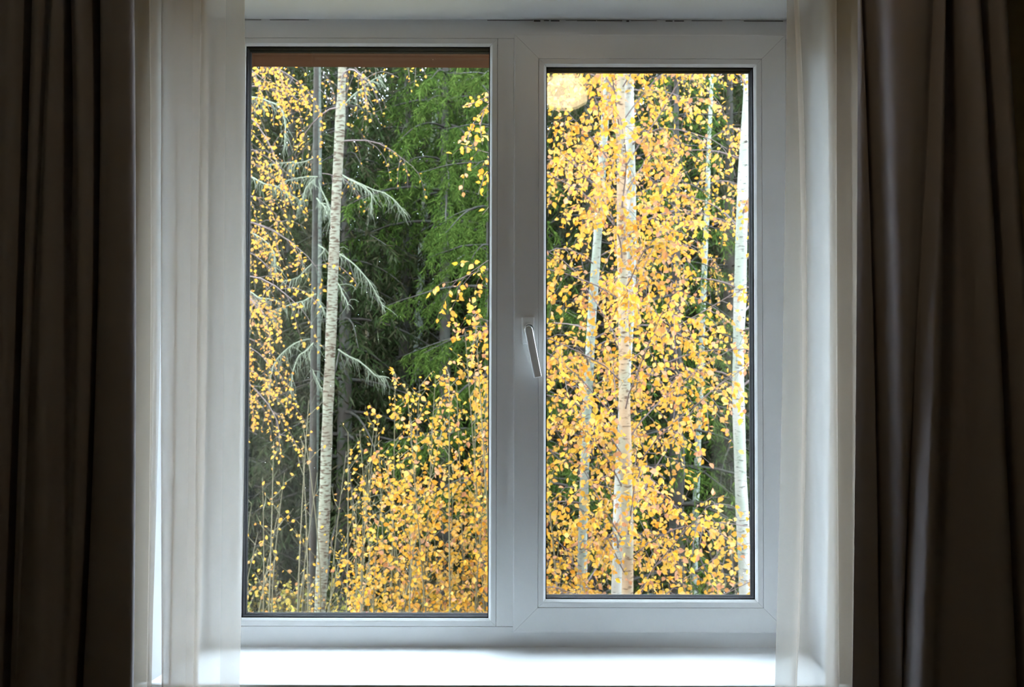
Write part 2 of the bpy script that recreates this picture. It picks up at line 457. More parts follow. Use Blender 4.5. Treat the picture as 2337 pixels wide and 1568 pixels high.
# ------------------------------------------------------------------ brown boards outside
ext = empty('trim_2'); tag(ext, kind='structure')
def board(pts, y0, y1, nm='board'):
    m = MB(); k = len(pts)
    v = [(p[0], y0, p[1]) for p in pts] + [(p[0], y1, p[1]) for p in pts]
    m.add(v, [(i, (i + 1) % k, (i + 1) % k + k, i + k) for i in range(k)])
    m.f.append(np.array([list(range(k))[::-1]])); m.f.append(np.array([list(range(k, 2 * k))]))
    return m.build(nm, wood_out, ext, bevel=0.0008)
def q(px, py, Y): p = at(px, py, Y); return (p.x, p.z)
ya, yb = 2.42, 2.53
board([q(300, 20, ya), q(1980, 20, ya), q(1980, 127, ya), q(300, 122, ya)], ya, yb, 'head_board')
yc = 2.56
board([q(300, 100, yc), q(760, 117, yc), q(1118, 137, yc), q(1980, 160, yc), q(1980, 168, yc), q(1118, 147, yc), q(566, 133, yc), q(300, 127, yc)], yc, yc + 0.02, 'fascia_board')
board([q(300, 0, yc + .1), q(1980, 0, yc + .1), q(1980, 155, yc + .1), q(1118, 141, yc + .1), q(566, 126, yc + .1), q(300, 120, yc + .1)], yc + 0.1, yc + 0.12, 'soffit_board')
board([q(430, 100, 2.44), q(566.5, 100, 2.44), q(557, 1470, 2.44), q(430, 1470, 2.44)], 2.44, 2.46, 'jamb_board')
board([q(1765, 100, 2.44), q(1900, 100, 2.44), q(1900, 1470, 2.44), q(1765, 1470, 2.44)], 2.44, 2.46, 'jamb_board')
board([q(430, 1440, 2.44), q(1900, 1440, 2.44), q(1900, 1560, 2.44), q(430, 1560, 2.44)], 2.40, 2.56, 'drip_board')

# ================================================================== CURTAINS
def curtain(knots, Y0, nu=14, nv=60, ztop=2.52, zbot=0.03, thick=0.0, wob=0.0):
    """knots: list of [(px,depth) at py 0, 784, 1568]; depth in metres, towards the room positive"""
    K = np.array(knots, dtype=float)          # (n,3,2)
    # denser in u with smooth (Catmull-Rom) interpolation
    n = len(K); us = np.linspace(0, n - 1, (n - 1) * nu + 1)
    i = np.clip(us.astype(int), 0, n - 2); f = (us - i)[:, None, None]
    P0 = K[np.clip(i - 1, 0, n - 1)]; P1 = K[i]; P2 = K[i + 1]; P3 = K[np.clip(i + 2, 0, n - 1)]
    C = 0.5 * ((2 * P1) + (-P0 + P2) * f + (2 * P0 - 5 * P1 + 4 * P2 - P3) * f ** 2 + (-P0 + 3 * P1 - 3 * P2 + P3) * f ** 3)
    z = np.linspace(ztop, zbot, nv)
    za, zb, zc = Z(0, Y0), Z(784, Y0), Z(1568, Y0)
    t = np.clip((za - z) / (za - zc), -0.12, 1.25)         # 0 at py 0, 1 at py 1568
    L0 = 2 * (t - .5) * (t - 1); L1 = -4 * t * (t - 1); L2 = 2 * t * (t - .5)
    lo = t > 1; L0 = np.where(lo, 0, L0); L1 = np.where(lo, -(t - 1) * 1.0, L1); L2 = np.where(lo, 1 + (t - 1) * 1.0, L2)
    W = np.stack([L0, L1, L2], 1)                          # (nv,3)
    G = np.einsum('vk,ukc->vuc', W, C)
    xw = (G[..., 0] - CX) / FPX * Y0 * (1 + 0.0)
    if wob:
        xw = xw + wob * np.sin(z[:, None] * 5 + G[..., 0] * 0.02) * 0.5
    y = Y0 - G[..., 1]
    zz = np.broadcast_to(z[:, None], xw.shape)
    v = np.stack([xw, y, zz], -1)
    nu2 = v.shape[1]
    a = np.arange(nv - 1)[:, None] * nu2 + np.arange(nu2 - 1)[None, :]
    F = np.stack([a, a + 1, a + 1 + nu2, a + nu2], -1).reshape(-1, 4)
    m = MB(); m.add(v.reshape(-1, 3), F)
    return m
def kn(a, b, c, d0, d1=None, d2=None):
    d1 = d0 if d1 is None else d1; d2 = d1 if d2 is None else d2
    return [(a, d0), (b, d1), (c, d2)]
YD = 1.84
# left drape, from the outer left to its free edge on the right
left = [kn(-330, -330, -330, 0.0), kn(-250, -260, -260, 0.05), kn(-180, -190, -200, -0.02), kn(-120, -120, -120, 0.05), kn(-60, -60, -60, -0.01), kn(-20, -22, -30, 0.05),
        kn(30, 25, 10, 0.062), kn(60, 50, 30, 0.045), kn(72, 62, 44, -0.035), kn(78, 66, 46, -0.03), kn(84, 72, 56, 0.035), kn(104, 84, 74, 0.050, .045, .05),
        kn(119, 96, 80, 0.034, .040, .052), kn(125, 100, 90, 0.034, .042, .056), kn(140, 122, 118, 0.052, .056, .060), kn(156, 142, 140, 0.03, .045, .058),
        kn(163, 158, 152, -0.012, .020, .05), kn(170, 174, 168, 0.035, .018, .044), kn(192, 200, 184, 0.055, .045, .040), kn(208, 220, 194, 0.03, .03, .02),
        kn(216, 226, 197, -0.04, -.02, -.03), kn(228, 232, 208, -0.03, -.02, -.02), kn(234, 236, 214, 0.03), kn(258, 256, 240, 0.040, .042, .044),
        kn(285, 290, 285, 0.039, .042, .046), kn(304, 318, 322, 0.034, .036, .040), kn(308, 322, 327, 0.024, .026, .03), kn(298, 312, 315, 0.008)]
m = curtain(left, YD, nu=9)
o = m.build('drape', drape_m, smooth=True)
tag(o, 'dark taupe blackout curtain hanging on the left side of the window, beside the wide voile', 'curtain', 'dark drapes at both sides of the window')
right = [kn(1972, 1964, 1950, -0.022), kn(1974, 1978, 1972, -0.016), kn(1976, 1994, 1996, -0.014), kn(1980, 2003, 2010, -0.018), kn(1992, 2010, 2016, -0.05), kn(2008, 2024, 2036, -0.02, -.02, -.012), kn(2026, 2038, 2044, 0.018, .012, .0),
         kn(2068, 2060, 2050, 0.032, .022, .004), kn(2108, 2078, 2054, 0.028, .016, -.005), kn(2130, 2088, 2055, 0.01, .008, -.03), kn(2134, 2094, 2060, 0.015, .02, .03), kn(2146, 2112, 2076, 0.035, .042, .048),
         kn(2156, 2134, 2096, 0.01, .03, .045), kn(2160, 2150, 2130, -0.03, -.012, .022), kn(2180, 2196, 2180, -0.03, -.006, .024), kn(2184, 2212, 2220, 0.025, .035, .045),
         kn(2204, 2240, 2262, 0.052, .055, .058), kn(2224, 2262, 2292, 0.035, .035, .035), kn(2232, 2270, 2301, -0.02, -.015, -.02), kn(2242, 2280, 2310, 0.0, .01, .01), kn(2262, 2304, 2345, 0.045, .045, .045),
         kn(2284, 2330, 2390, 0.035, .035, .03), kn(2297, 2350, 2430, 0.0), kn(2300, 2375, 2470, -0.012)]
m = curtain(right, YD, nu=9)
o = m.build('drape', drape_m, smooth=True)
tag(o, 'dark taupe blackout curtain hanging on the right side of the window, with a pinched fold', 'curtain', 'dark drapes at both sides of the window')

YV = 1.985
# left voile: free edge at 555, folds stacked behind one another towards the drape
lv = [kn(551, 560, 553.5, 0.0), kn(510, 512, 511, 0.004), kn(470, 470, 470, 0.010), kn(457, 457, 456, 0.014), kn(454.5, 454.5, 453, 0.010), kn(462, 470, 457, -0.004),
      kn(440, 440, 436, -0.012), kn(400, 404, 402, -0.006), kn(396, 398, 394, 0.0), kn(412, 418, 414, 0.006), kn(457, 456, 455, 0.008), kn(448, 446, 447, 0.004), kn(400, 404, 396, 0.018),
      kn(368, 376, 384, 0.014), kn(366, 373, 382, 0.006), kn(392, 400, 396, 0.0), kn(380, 395, 388, -0.016), kn(368, 378, 385, -0.018)]
m = curtain(lv, YV, nu=8)
vo = empty('voile'); tag(vo, 'wide sheer white voile bunched in front of the left jamb', 'curtain', 'sheer voiles inside the drapes')
m.build('cloth', sheer_m, vo, smooth=True)
lv2 = [kn(370, 369, 355, 0.008), kn(358, 358, 350, 0.014), kn(338, 348, 347, 0.010), kn(334, 346, 345, 0.0), kn(350, 356, 352, -.006), kn(330, 335, 340, -.012), kn(322, 306, 309, -.010), kn(300, 296, 300, 0.0), kn(270, 270, 270, 0.008), kn(240, 240, 240, -0.004)]
m = curtain(lv2, YV, nu=8)
m.build('cloth', sheer_m, vo, smooth=True)
hm = curtain([kn(551, 560, 553.5, 0.0022), kn(530, 536, 532, 0.0045), kn(510, 512, 511, 0.006)], YV, nu=6)
hm.build('hem', hem_m, vo, smooth=True)
rv = [kn(1799, 1787, 1765, 0.0), kn(1810, 1808, 1788, 0.006), kn(1816, 1830, 1810, 0.008), kn(1826, 1842, 1812, 0.002), kn(1818, 1828, 1806, -.006), kn(1850, 1856, 1850, -0.004), kn(1878, 1876, 1872, 0.010), kn(1904, 1902, 1902, 0.016),
      kn(1908, 1905, 1904, 0.008), kn(1890, 1895, 1880, -0.002), kn(1906, 1912, 1906, -0.010), kn(1930, 1936, 1930, 0.0), kn(1962, 1956, 1950, 0.008), kn(1968, 1962, 1954, 0.0), kn(1950, 1950, 1944, -.008), kn(1975, 1980, 1976, -0.01),
      kn(2010, 2020, 2020, 0.004), kn(2050, 2060, 2060, -0.004), kn(2090, 2100, 2100, 0.004)]
m = curtain(rv, YV, nu=8)
vo2 = empty('voile'); tag(vo2, 'sheer white voile bunched in front of the right end of the opening sash', 'curtain', 'sheer voiles inside the drapes')
m.build('cloth', sheer_m, vo2, smooth=True)
hm = curtain([kn(1799, 1787, 1765, 0.002), kn(1806, 1800, 1780, 0.006), kn(1812, 1828, 1808, 0.0095)], YV, nu=6)
hm.build('hem', hem_m, vo2, smooth=True)

# curtain rails under the ceiling (above the view), carrying the cloth
rail_m = mat('white_rail', (0.8, 0.8, 0.8), 0.4)
m = MB(); m.box(-1.75, 1.75, YV - 0.03, YV + 0.03, 2.50, HC); m.box(-1.75, 1.75, YD - 0.08, YD + 0.06, 2.50, HC)
tag(m.build('curtain_rail', rail_m), 'white double curtain rail fixed to the ceiling above the window', 'curtain rail')

# ceiling lamp behind the photographer; its glow is mirrored in the opening sash's glass
lamp = empty('ceiling_lamp'); tag(lamp, 'round warm ceiling lamp mirrored in the top left corner of the sash glass', 'lamp')
em = bpy.data.materials.new('lamp_glow'); em.use_nodes = True
eb = em.node_tree.nodes['Principled BSDF']
eb.inputs['Base Color'].default_value = (0.9, 0.85, 0.75, 1)
eb.inputs['Emission Color'].default_value = (1.0, 0.74, 0.42, 1)
eb.inputs['Emission Strength'].default_value = 2.6
LX, LY = 0.182, 1.13
m = MB(); m.tube([(LX, LY, HC - 0.0005), (LX, LY, HC - 0.001), (LX, LY, HC - 0.014), (LX, LY, HC - 0.015)], [0.001, 0.075, 0.075, 0.06], 40); m.build('base', rail_m, lamp)
m = MB(); m.tube([(LX, LY, HC - 0.014), (LX, LY, HC - 0.02), (LX, LY, HC - 0.055), (LX, LY, HC - 0.085), (LX, LY, HC - 0.10), (LX, LY, HC - 0.105)], [0.04, 0.05, 0.078, 0.08, 0.055, 0.001], 40); m.build('diffuser', em, lamp, smooth=True)

# ================================================================== OUTDOORS
GZ = -3.1
def ground_z(x, y):
    x = np.asarray(x, float); y = np.asarray(y, float)
    h = GZ + 0.12 * np.sin(x * 0.9 + 1) + 0.10 * np.sin(y * 0.7) + 0.05 * np.sin(x * 2.3 + y * 1.7)
    h = h + 0.16 * np.clip(y - 17, 0, None) * np.clip((y - 17) / 12, 0, 1.6)
    return h
nx, ny = 90, 110
gx = np.linspace(-34, 34, nx); gy = np.linspace(2.55, 62, ny)
A, B = np.meshgrid(gx, gy)
H = ground_z(A, B) + R.rand(ny, nx) * 0.12
m = MB()
a = np.arange(ny - 1)[:, None] * nx + np.arange(nx - 1)[None, :]
m.add(np.stack([A, B, H], -1).reshape(-1, 3), np.stack([a, a + 1, a + 1 + nx, a + nx], -1).reshape(-1, 4))
tag(m.build('ground', soil_m, smooth=True), kind='structure')

def unit(v):
    v = np.asarray(v, float); return v / (np.linalg.norm(v, axis=-1, keepdims=True) + 1e-9)
LEAF = np.array([(0, 0, 0), (-0.30, 0.22, 0.08), (-0.36, 0.50, 0.11), (0, 1.0, -0.02), (0.36, 0.50, 0.11), (0.30, 0.22, 0.08)])
LEAF_Q = np.array([(0, 1, 2, 3), (0, 3, 4, 5)])
def leaf_frames(pos, d, up, size):
    d = unit(d); s = unit(np.cross(d, up)); n = np.cross(s, d)
    return pos, s, d, n, size
def leaves_into(mb, fr):
    pos, s, d, n, size = fr
    if len(pos) == 0: return
    v = pos[:, None, :] + size[:, None, None] * (s[:, None, :] * LEAF[None, :, 0:1] + d[:, None, :] * LEAF[None, :, 1:2] + n[:, None, :] * LEAF[None, :, 2:3])
    f = (np.arange(len(pos))[:, None, None] * 6 + LEAF_Q[None]).reshape(-1, 4)
    mb.add(v.reshape(-1, 3), f)
leaf_mesh_cache = {}
def single_leaf_mesh(mt):
    if mt.name not in leaf_mesh_cache:
        # the near leaves get a rounder outline with a toothed edge and a stalk
        ol = [(0, 0), (-.20, .08), (-.33, .24), (-.38, .42), (-.30, .62), (-.16, .82), (0, 1.02)]
        v = [(x, y, -x * 0.28 if x < 0 else 0) for x, y in ol] + [(-x, y, -x * 0.28) for x, y in ol[1:-1]]
        mid = [(0, .25, 0), (0, .6, 0)]
        v += mid
        f = [(0, 1, 2, 12), (12, 2, 3, 13), (13, 3, 4, 5), (13, 5, 6, 6), (0, 12, 8, 7), (12, 13, 9, 8), (13, 11, 10, 9), (13, 6, 11, 11)]
        me = bpy.data.meshes.new('leaf')
        me.from_pydata(v + [(-.012, 0, 0), (.012, 0, 0), (0, -.32, .03)], [], [tuple(dict.fromkeys(t)) for t in f] + [(14, 16, 15)])
        me.materials.append(mt)
        leaf_mesh_cache[mt.name] = me
    return leaf_mesh_cache[mt.name]
PANES = [(560, 1116, 120, 1404), (1252, 1724, 162, 1362)]
def place_leaves(fr, mt, parent, n_single, stuff_name='foliage'):
    """the n_single leaves that show largest become 'leaf' parts, the rest one part of kind stuff"""
    pos, s, d, n, size = fr
    px, py = project(pos)
    inside = np.zeros(len(pos), bool)
    for a, b, c, e in PANES: inside |= (px > a) & (px < b) & (py > c) & (py < e)
    face = np.abs(n[:, 1]) * size / pos[:, 1]
    score = np.where(inside, face, -1)
    pick = np.argsort(-score)[:n_single]; pick = pick[score[pick] > 0]
    me = single_leaf_mesh(mt)
    for i in pick:
        o = bpy.data.objects.new('leaf', me); COL.objects.link(o); o.parent = parent
        k = size[i]
        o.matrix_world = Matrix(((s[i][0] * k, d[i][0] * k, n[i][0] * k, pos[i][0]), (s[i][1] * k, d[i][1] * k, n[i][1] * k, pos[i][1]),
                                 (s[i][2] * k, d[i][2] * k, n[i][2] * k, pos[i][2]), (0, 0, 0, 1)))
    keep = np.ones(len(pos), bool); keep[pick] = False
    if keep.any():
        mb = MB(); leaves_into(mb, (pos[keep], s[keep], d[keep], n[keep], size[keep]))
        o = mb.build(stuff_name, mt, parent); o['kind'] = 'stuff'

class Leafer:
    def __init__(s): s.p = []; s.d = []; s.u = []; s.z = []
    def along(s, pts, spacing, size, spread=0.9, start=0.15, hang=0.6):
        pts = np.asarray(pts); seg = np.linalg.norm(np.diff(pts, axis=0), axis=1); Ltot = seg.sum()
        n = max(1, int(Ltot / spacing))
        t = start + (1 - start) * (np.arange(n) + R.rand(n)) / n
        cum = np.concatenate([[0], np.cumsum(seg)]) / Ltot
        p = np.stack([np.interp(t, cum, pts[:, k]) for k in range(3)], 1)
        r = unit(R.normal(size=(n, 3)))
        d = unit(r * spread + np.array([0, 0, -hang]))
        s.p.append(p + r * 0.012); s.d.append(d)
        s.u.append(unit(R.normal(size=(n, 3)) * 0.8 + np.array([-0.25, -0.75, 0.35])))
        s.z.append(size * (0.75 + 0.5 * R.rand(n)))
    def frames(s):
        return leaf_frames(np.concatenate(s.p), np.concatenate(s.d), np.concatenate(s.u), np.concatenate(s.z))

def curve(p0, d0, L, n=6, bend=(0, 0, -1), k=0.5, jit=0.08):
    p = np.array(p0, float); d = unit(np.array(d0, float)); out = [p.copy()]
    st = L / (n - 1)
    for i in range(n - 1):
        d = unit(d + np.array(bend) * k / (n - 1) + R.normal(size=3) * jit)
        p = p + d * st; out.append(p.copy())
    return np.array(out)
def trunk_path(pix, Y, top_z, base_shift=0.0):
    pts = [np.array(at(px, py, Y)) for px, py in pix]       # listed from the bottom up
    pts.sort(key=lambda p: p[2])
    d = (pts[0] - pts[1]) if len(pts) > 1 else np.array([0, 0, -1.])
    b = pts[0].copy(); gz = float(ground_z(b[0], b[1])) - 0.15
    pts.insert(0, np.array([b[0] + base_shift, b[1], gz]))
    t = pts[-1] - pts[-2]; t = t / max(t[2], 1e-3)
    if top_z > pts[-1][2] + 0.3:
        pts.append(pts[-1] + t * (top_z - pts[-1][2]) * 0.5); pts.append(pts[-1] + np.array([R.normal() * .1, 0, (top_z - pts[-1][2])]))
    P = np.array(pts)
    zz = np.linspace(P[0, 2], P[-1, 2], 40)
    Q = np.stack([np.interp(zz, P[:, 2], P[:, 0]), np.interp(zz, P[:, 2], P[:, 1]), zz], 1)
    Q[1:-1, :2] = (Q[:-2, :2] + 2 * Q[1:-1, :2] + Q[2:, :2]) / 4
    Q[:, 0] += np.cumsum(R.normal(size=40)) * 0.002
    return Q
def birch(label, pix, Y, wpx, bark, lm, top_z=7.0, zr=(-1.5, 6.5), nbr=30, blen=1.3, ntw=18, tw=0.4, lsize=0.047, spacing=0.035,
          n_single=0, az=None, group=None, twm=None, elev=0.8, name='birch_tree', second=None, droop=1.1, front=0.0, brr=0.2):
    t = empty(name); tag(t, label, 'tree', group)
    P = trunk_path(pix, Y, top_z)
    r = wpx / FPX * Y / 2
    zrel = (P[:, 2] - P[0, 2]) / (P[-1, 2] - P[0, 2])
    rad = r * np.interp(zrel, [0, .25, .55, 1], [1.35, 1.08, .95, .35]) * (1 + 0.05 * R.normal(size=40))
    mb = MB(); mb.tube(P, rad, 14); mb.build('trunk', bark, t, smooth=True)
    if second:
        P2 = trunk_path(second[0], Y + 0.02, top_z)
        m2 = MB(); m2.tube(P2, second[1] / FPX * Y / 2 * np.linspace(1.2, .6, 40), 12); m2.build('trunk', second[2], t, smooth=True)
    br = MB(); tg = MB(); lf = Leafer()
    for i in range(nbr):
        z = zr[0] + (zr[1] - zr[0]) * (i + R.rand()) / nbr
        c = np.array([np.interp(z, P[:, 2], P[:, 0]), np.interp(z, P[:, 2], P[:, 1]), z])
        a = i * 2.399 + R.rand() * 0.6 if az is None else az[0] + (az[1] - az[0]) * R.rand()
        L = blen * (0.65 + 0.6 * R.rand())
        d = np.array([math.cos(a), math.sin(a) - front, elev * (0.7 + 0.6 * R.rand())])
        b = curve(c, d, L, 7, k=droop)
        br.tube(b, np.linspace(max(0.006, r * brr), 0.0025, 7), 5)
        for j in range(ntw):
            u = 0.18 + 0.82 * (j + R.rand()) / ntw
            q_ = u * 6; k0 = min(int(q_), 5); p = b[k0] + (b[k0 + 1] - b[k0]) * (q_ - k0)
            dd = unit(b[k0 + 1] - b[k0]) * 0.6 + R.normal(size=3) * 0.5
            ll = tw * (0.5 + R.rand()) * (1.1 - 0.4 * u)
            w_ = curve(p, dd, ll, 5, k=1.6, jit=0.12)
            tg.tube(w_, np.linspace(0.0028, 0.0014, 5), 3)
            lf.along(w_, spacing, lsize)
    br.build('branches', twm or twig_m, t, smooth=True)
    o = tg.build('twigs', twm or twig_m, t); o['kind'] = 'stuff'
    place_leaves(lf.frames(), lm, t, n_single)
    return t

# --- right-hand pane: the big birch with the peach trunk and its neighbours
birch('leafy yellow birch with peach-coloured peeling trunk in front of the opening sash',
      [(1436, 1420), (1437, 1340), (1436, 1240), (1436, 1150), (1432, 1060), (1430, 980), (1428, 880), (1426, 760), (1424, 640), (1421, 560), (1419, 470), (1421, 380), (1416, 250), (1418, 150)],
      9.0, 25, bark_p, leaf_y, top_z=7.5, zr=(-2.0, 6.2), nbr=60, blen=1.45, ntw=24, tw=0.46, lsize=0.052, spacing=0.050, n_single=300, elev=1.5, droop=0.75, front=0.25, brr=0.15)
birch('pale lichened birch trunk crossing close behind the peach-barked birch',
      [(1404, 1420), (1406, 1340), (1410, 1200), (1416, 1050), (1424, 900), (1432, 740), (1440, 600), (1440, 450), (1436, 330), (1432, 150)],
      9.6, 24, bark_w, leaf_y, top_z=8.5, zr=(-1.2, 6.5), nbr=16, blen=1.1, ntw=12, lsize=0.048, spacing=0.06)
birch('grey-green leaning birch trunk at the left of the opening sash',
      [(1330, 1420), (1334, 1180), (1337, 990), (1345, 870), (1352, 730), (1360, 600), (1369, 480), (1377, 380), (1386, 200)],
      10.2, 20, bark_g, leaf_y, top_z=8.5, zr=(-2.2, 6.5), nbr=46, blen=1.15, ntw=20, lsize=0.050, spacing=0.050)
birch('tall clean white birch trunk along the right edge of the opening sash',
      [(1706, 1420), (1704, 1340), (1696, 1180), (1690, 1040), (1686, 900), (1688, 760), (1692, 620), (1694, 480), (1699, 360), (1706, 250), (1711, 150)],
      10.6, 27, bark_w, leaf_y, top_z=8.8, zr=(1.2, 6.5), nbr=20, blen=1.2, ntw=15, lsize=0.048, spacing=0.055)
birch('slim dark-based birch low behind the leaves right of the peach-barked birch',
      [(1583, 1420), (1585, 1350), (1588, 1200), (1592, 1080), (1604, 700), (1618, 300)], 15.5, 14, bark_g, leaf_y, top_z=8, zr=(2.0, 8.0), nbr=20, blen=1.1, ntw=12, lsize=0.052, spacing=0.06)

# --- left-hand pane: birches
birch('tall spotted birch trunk standing alone in front of the dark spruces in the fixed pane',
      [(730, 1440), (733, 1390), (740, 1260), (744, 1120), (748, 980), (753, 850), (757, 710), (762, 590), (768, 450), (774, 300), (780, 140)],
      12.0, 24, bark_f, leaf_o, top_z=9.5, zr=(4.2, 8.5), nbr=14, blen=1.0, ntw=10, tw=0.5, lsize=0.040, spacing=0.10, elev=0.2)
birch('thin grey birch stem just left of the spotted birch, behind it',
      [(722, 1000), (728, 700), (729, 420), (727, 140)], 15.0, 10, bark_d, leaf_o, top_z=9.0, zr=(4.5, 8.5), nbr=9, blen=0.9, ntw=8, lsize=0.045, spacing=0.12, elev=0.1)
birch('orange-leaved birch hanging in from the left edge of the fixed pane',
      [(470, 1400), (480, 700), (490, 100)], 11.5, 26, bark_w, leaf_o, top_z=8.5, zr=(1.2, 5.6), nbr=19, blen=1.2, ntw=12, tw=0.65, lsize=0.043, spacing=0.055,
      az=(-0.9, 0.9), n_single=150, elev=0.5, droop=1.4)
birch('whitish leaning birch trunk behind the green spruce boughs',
      [(945, 1000), (958, 700), (966, 520), (972, 430), (988, 330), (1000, 140)], 20.0, 20, bark_g, leaf_o, top_z=9.5, zr=(7, 9), nbr=4, blen=0.8, ntw=5, lsize=0.045, spacing=0.12)
birch('thin pinkish birch stem high behind the spotted birch, on its right',
      [(838, 1000), (836, 500), (834, 240), (830, 140)], 23.5, 9, bark_p, leaf_o, top_z=9.5, zr=(4, 8), nbr=7, blen=0.9, ntw=7, lsize=0.05, spacing=0.12)

# --- near sprig of leaves entering from the mullion side
sp = empty('birch_branch'); tag(sp, 'bright yellow birch sprig reaching in from behind the mullion', 'branch')
tgm = MB(); lf = Leafer(); br = MB()
YP = 6.3
def bez(pts, n=9):
    P = np.array([np.array(at(a, b, YP + c)) for a, b, c in pts]); t = np.linspace(0, len(P) - 1, n)
    return np.stack([np.interp(t, np.arange(len(P)), P[:, k]) for k in range(3)], 1)
for pts, spc in (([(1230, 190, 0), (1150, 215, 0), (1105, 245, 0), (1080, 280, .05), (1052, 325, .05)], 0.022),
                 ([(1150, 215, 0), (1110, 222, 0), (1080, 236, 0), (1052, 243, 0)], 0.022), ([(1105, 245, 0), (1094, 290, 0), (1100, 330, .0)], 0.022),
                 ([(1080, 280, .05), (1068, 310, 0), (1062, 350, 0)], 0.03), ([(1230, 350, 0), (1150, 370, 0), (1105, 400, 0), (1090, 445, 0)], 0.045),
                 ([(1230, 430, 0), (1130, 455, 0), (1100, 490, 0)], 0.06), ([(1230, 560, .2), (1120, 590, .2), (1048, 640, .2)], 0.16)):
    b = bez(pts, 10)
    br.tube(b, np.linspace(0.0045, 0.0016, 10), 5)
    lf.along(b[2:], spc, 0.040, start=0.1)
br.build('twigs', twig_m, sp, smooth=True)
place_leaves(lf.frames(), leaf_y, sp, 290)

# --- yellow thicket in the lower right of the fixed pane
def thicket(label, stems, lm, lsize, spacing, n_single, twig=twig_o, name='birch_bush', group=None, side=16, sl=0.55, frac=0.62):
    t = empty(name); tag(t, label, 'bush', group)
    br = MB(); tg = MB(); lf = Leafer()
    for (px, py, Y, dens) in stems:
        top = np.array(at(px, py, Y))
        base = np.array([top[0] + R.normal() * 0.25, Y + R.normal() * 0.2, 0]); base[2] = float(ground_z(base[0], base[1])) - 0.05
        n = 14; s = np.linspace(0, 1, n)[:, None]
        P = base + (top - base) * s; P[:, 0] += np.sin(s[:, 0] * PI) * R.normal() * 0.12; P[:, 1] += np.sin(s[:, 0] * PI) * R.normal() * 0.12
        H_ = top[2] - base[2]
        br.tube(P, np.linspace(0.011, 0.002, n) * (H_ / 4 + 0.3), 5)
        ns = int(side * dens * H_ * frac / 2)
        for j in range(ns):
            u = (1 - frac) + frac * (j + R.rand()) / ns
            q_ = u * (n - 1); k0 = min(int(q_), n - 2); p = P[k0] + (P[k0 + 1] - P[k0]) * (q_ - k0)
            a = R.rand() * 2 * PI
            L = sl * (0.4 + 0.8 * R.rand()) * (1.15 - 0.75 * u)
            w_ = curve(p, (math.cos(a), math.sin(a), 0.9), L, 5, bend=(0, 0, 0.2), k=0.5, jit=0.1)
            tg.tube(w_, np.linspace(0.0035, 0.0014, 5), 3)
            lf.along(w_, spacing, lsize, hang=0.35)
    br.build('stems', twig, t, smooth=True)
    o = tg.build('twigs', twig, t); o['kind'] = 'stuff'
    place_leaves(lf.frames(), lm, t, n_single)
    return t
def env(px, pts):
    return float(np.interp(px, [p[0] for p in pts], [p[1] for p in pts]))
E1 = [(790, 1170), (830, 1080), (860, 960), (900, 850), (940, 900), (980, 850), (1020, 870), (1045, 790), (1075, 725), (1100, 760), (1130, 780), (1200, 760)]
st = []
for i in range(34):
    px = 830 + (1190 - 830) * (i + R.rand()) / 34
    st.append((px, env(px, E1) + (0 if i % 3 == 0 else R.rand() * 330), 9.2 + R.rand() * 1.2, 1.0))
thicket('dense golden-yellow birch thicket filling the lower right of the fixed pane', st, leaf_y, 0.050, 0.043, 300, side=25, sl=0.55, frac=0.7)
st = [(780 + R.rand() * 110, 950 + R.rand() * 200, 10.6 + R.rand(), 0.5) for i in range(12)]
thicket('thin orange-leaved saplings between the spotted birch and the golden thicket', st, leaf_o, 0.042, 0.11, 100, sl=0.6, side=20)
st = [(705, 915, 10.5, .5), (625, 1010, 10.5, .6), (690, 1010, 10.8, .5), (600, 1090, 10.2, .9), (650, 1080, 10.6, .9), (575, 1150, 10.4, .7), (725, 1080, 10.9, .5), (640, 1150, 10.2, .8), (590, 1215, 10, .7), (700, 1200, 10.2, .6), (560, 1300, 10, .7), (690, 960, 11, .4)]
thicket('sparse pinkish-orange saplings left of the foot of the spotted birch', st, leaf_o, 0.042, 0.085, 120, sl=0.5, side=14, frac=0.5)
st = [(560 + R.rand() * 260, 1290 + R.rand() * 90, 11 + R.rand() * 2.5, 1.0) for i in range(16)]
thicket('low olive and rusty undergrowth bush at the bottom left of the fixed pane', st, leaf_u, 0.05, 0.05, 0, sl=0.5, side=20)
st = [(1250 + 480 * R.rand(), 1180 + R.rand() * 200, 11.5 + R.rand() * 2, 0.9) for i in range(14)]
thicket('low yellow bush behind the birches at the bottom of the opening sash', st, leaf_y, 0.05, 0.06, 0, sl=0.55, side=18)

